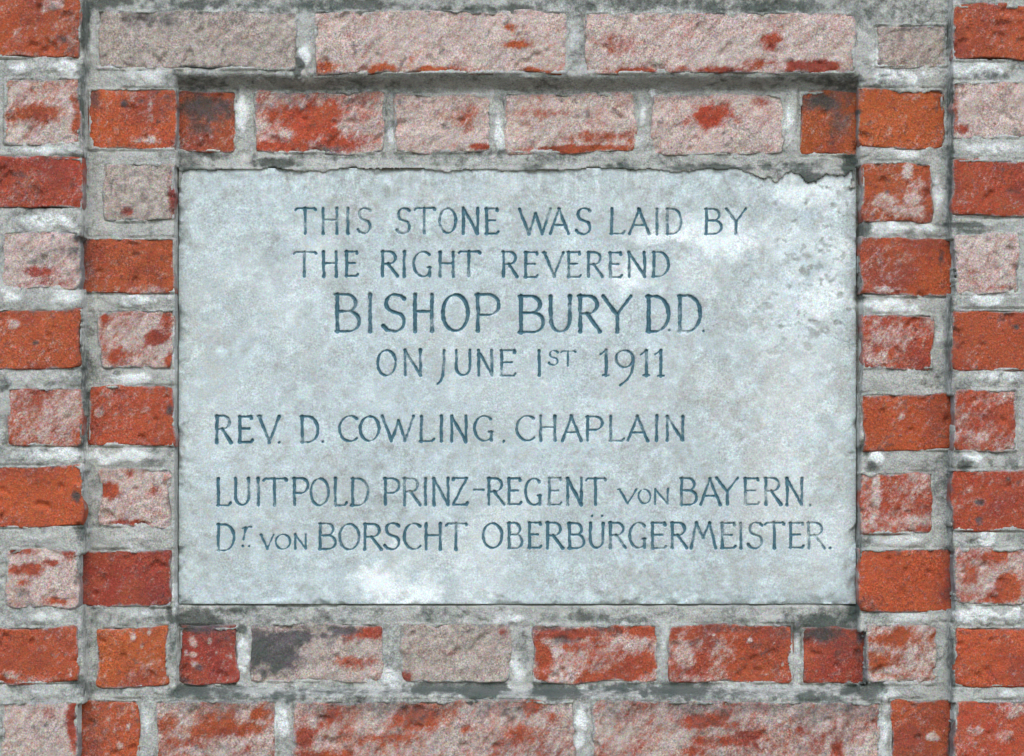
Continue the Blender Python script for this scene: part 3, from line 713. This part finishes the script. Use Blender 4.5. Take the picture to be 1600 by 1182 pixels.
lr = random.Random(11)
for (c, a, b, top, base_, wt) in TXT:
    idx = len(NAMES)
    NAMES.append({'1': 'numeral', '9': 'numeral', '-': 'hyphen'}.get(c, 'letter'))
    ax, bx = wx(a + .8, YC), wx(b - .8, YC); z0, z1 = wz(base_ + lr.uniform(-.6, .6), YC), wz(top + lr.uniform(-.6, .6), YC)
    P, W = [], []
    for st in G[c]:
        q = [(ax + u * (bx - ax), z0 + v * (z1 - z0)) for u, v in st]
        seg = [math.dist(q[k], q[k + 1]) for k in range(len(q) - 1)]
        tot = sum(seg) or 1; run = 0
        for k in range(len(q) - 1):
            n = max(2, int(seg[k] / .00035))
            th = math.atan2(q[k + 1][1] - q[k][1], q[k + 1][0] - q[k][0])
            w = (.00086 + .00092 * abs(math.sin(th - math.radians(22)))) * wt
            for t in range(n):
                u = t / n
                s_ = run + seg[k] * u
                e = min(s_, tot - s_)
                P.append((q[k][0] + (q[k + 1][0] - q[k][0]) * u, q[k][1] + (q[k + 1][1] - q[k][1]) * u))
                W.append(w * (1 + .18 * math.exp(-e / .0018)))
            run += seg[k]
        P.append(q[-1]); W.append(w * 1.18)
    P = np.array(P)
    P[:, 0] += (vnoise(P[:, 1] * 160, P[:, 0] * 30, idx) - .5) * .0007
    W = np.array(W) * (.85 + .3 * vnoise(P[:, 0] * 300, P[:, 1] * 300, idx + 5))
    cut(P, W, idx)
for (nm, a, b) in DOTS:
    idx = len(NAMES); NAMES.append(nm)
    x_, z_ = wx(a, YC), wz(b, YC)
    if nm == 'comma':
        cut([(x_, z_), (x_ - .0003, z_ - .0012), (x_ - .0011, z_ - .0026)], [.0017, .0012, .0007], idx)
    else:
        cut([(x_, z_), (x_ + .0002, z_ + .0002)], [.0017 if nm == 'full_stop' else .0014] * 2, idx)

P_X = 800 + X * D / (D + YC) / S; P_Y = 591 - (Z - ZC) * D / (D + YC) / S
sw = paintmap(P_X, P_Y, [(a, b, c * 1.2, e * 1.2, f) for a, b, c, e, f in STW], 8, soft=True)
ss = paintmap(P_X, P_Y, [(a, b, c * 1.2, e * 1.2, f) for a, b, c, e, f in STS], 9, soft=True)
cloud = fbm(X, Z, .15, 6, 201, .68)
WARM = [(1180, 620, 170, 90, .7), (1230, 760, 120, 120, .7), (1150, 450, 80, 60, .5), (980, 720, 160, 60, .4), (760, 310, 260, 26, .5), (1020, 330, 120, 40, .5), (380, 300, 90, 26, .45),
        (900, 910, 200, 30, .4), (1240, 900, 120, 40, .6), (540, 450, 50, 50, .4), (450, 830, 120, 50, .3), (310, 760, 30, 160, .35), (700, 560, 120, 30, .3), (600, 700, 160, 40, .25)]
warm = np.maximum(paintmap(P_X, P_Y, WARM, 12, soft=True), sstep(.5, .72, fbm(X, Z, .09, 6, 221, .65)) * .5)
ss = np.maximum(ss, sstep(.50, .72, cloud) * .38)
sw = np.maximum(sw, (1 - sstep(.28, .50, cloud)) * .35)
field = field + (fbm(X, Z, .0025, 2, 87) - .5) * .0006
paint = sstep(-.0006, .0008, field) * np.clip(0.40 + .95 * fbm(X, Z, .018, 4, 83), 0, 1.1)
d = np.minimum(np.minimum(X - SX0, SX1 - X), np.minimum(Z - SZ0, SZ1 - Z))
dip = 0.0015 * np.exp(-d / .0018) + sstep(.5, .75, fbm(X, Z, .02, 3, 85)) * np.exp(-d / .007) * .006
sx, sz = streak(X, Z, .9, 1.8)
h = YC + .0008 + dip + (fbm(X, Z, .12, 2, 88) - .5) * .002 + (fbm(sx, sz, .010, 4, 89) - .5) * .0013
h += np.clip(field, 0, .003) * 1.5
wornr = sstep(1120, 1230, P_X) * (1 - sstep(460, 640, P_Y)) + .25
pit = sstep(.60, .78, fbm(X, Z, .012, 3, 91)) * wornr
h += pit * .0012
ss = np.maximum(ss, pit * .55)  # pit shade put into the colour in place of depth
ss = np.maximum(ss, sstep(.60, .70, fbm(X, Z, .0055, 3, 111)) * .62 * sstep(.44, .6, fbm(X, Z, .035, 3, 113)) * np.clip(wornr - .05, 0, 1))
run = fbm(X, Z * .12, .006, 3, 115)                       # rain has washed streaks down from the top bed
down = np.exp(-(SZ1 - Z) / .06)
sw = np.maximum(sw, sstep(.50, .68, run) * .55 * down)
ss = np.maximum(ss, (1 - sstep(.32, .48, run)) * .45 * down)
ss = np.maximum(ss, np.exp(-(SZ1 - Z) / .02) * .35 * fbm(X, Z, .03, 3, 93) * 1.4)
sw = np.maximum(sw, sstep(.5, .75, fbm(sx, sz, .07, 4, 95)) * .5)
ss = np.maximum(ss, sstep(.5, .8, fbm(X, Z, .05, 4, 97)) * .3)
V = np.stack([X, h, Z], -1).reshape(-1, 3)
F = grid_faces(nsx, nsz)
fo = owner.ravel()[F]
fm = field.ravel()[F].max(1)
fown = np.where(fm > -.0003, fo.max(1), -1)
root = np.array([(SX0 + SX1) / 2, YC, SZ0])


def sub(name, Fs, parent, extra_ring=False):
    used = np.unique(Fs); remap = np.zeros(nsx * nsz, int); remap[used] = np.arange(len(used))
    v = V[used]; f = remap[Fs]
    at = [a.ravel()[used] for a in (sw, ss, paint, warm)]
    if extra_ring:
        ring = remap[ring_ids(nsx, nsz)]
        back = v[ring].copy(); back[:, 1] = YC + .07
        n = len(v); nr = len(ring)
        e = n + np.arange(nr)
        f = np.concatenate([f, np.c_[np.roll(ring, -1), ring, e, np.roll(e, -1)]])
        v = np.concatenate([v, back]); at = [np.concatenate([a, a[ring]]) for a in at]
    o = mesh_obj(name, v - root, f, M_STONE, parent, dict(zip(('white', 'soot_shade', 'paint', 'warm'), at)))
    return o


stone = sub('foundation_stone', F[fown < 0], None, True)
stone.location = root
stone['label'] = 'pale grey carved foundation stone set in the wall, inscribed with seven lines of dark capitals'
stone['category'] = 'inscribed stone'
order = np.argsort(fown, kind='stable'); fs = fown[order]
cuts = np.searchsorted(fs, np.arange(len(NAMES) + 1))
for i, nm in enumerate(NAMES):
    ff = F[order[cuts[i]:cuts[i + 1]]]
    if len(ff):
        sub(nm, ff, stone)
print('bricks', len(BR), len(OUT), 'letters', len(NAMES), 'tris', sum(len(o.data.polygons) * 2 for o in sc.objects if o.type == 'MESH'))
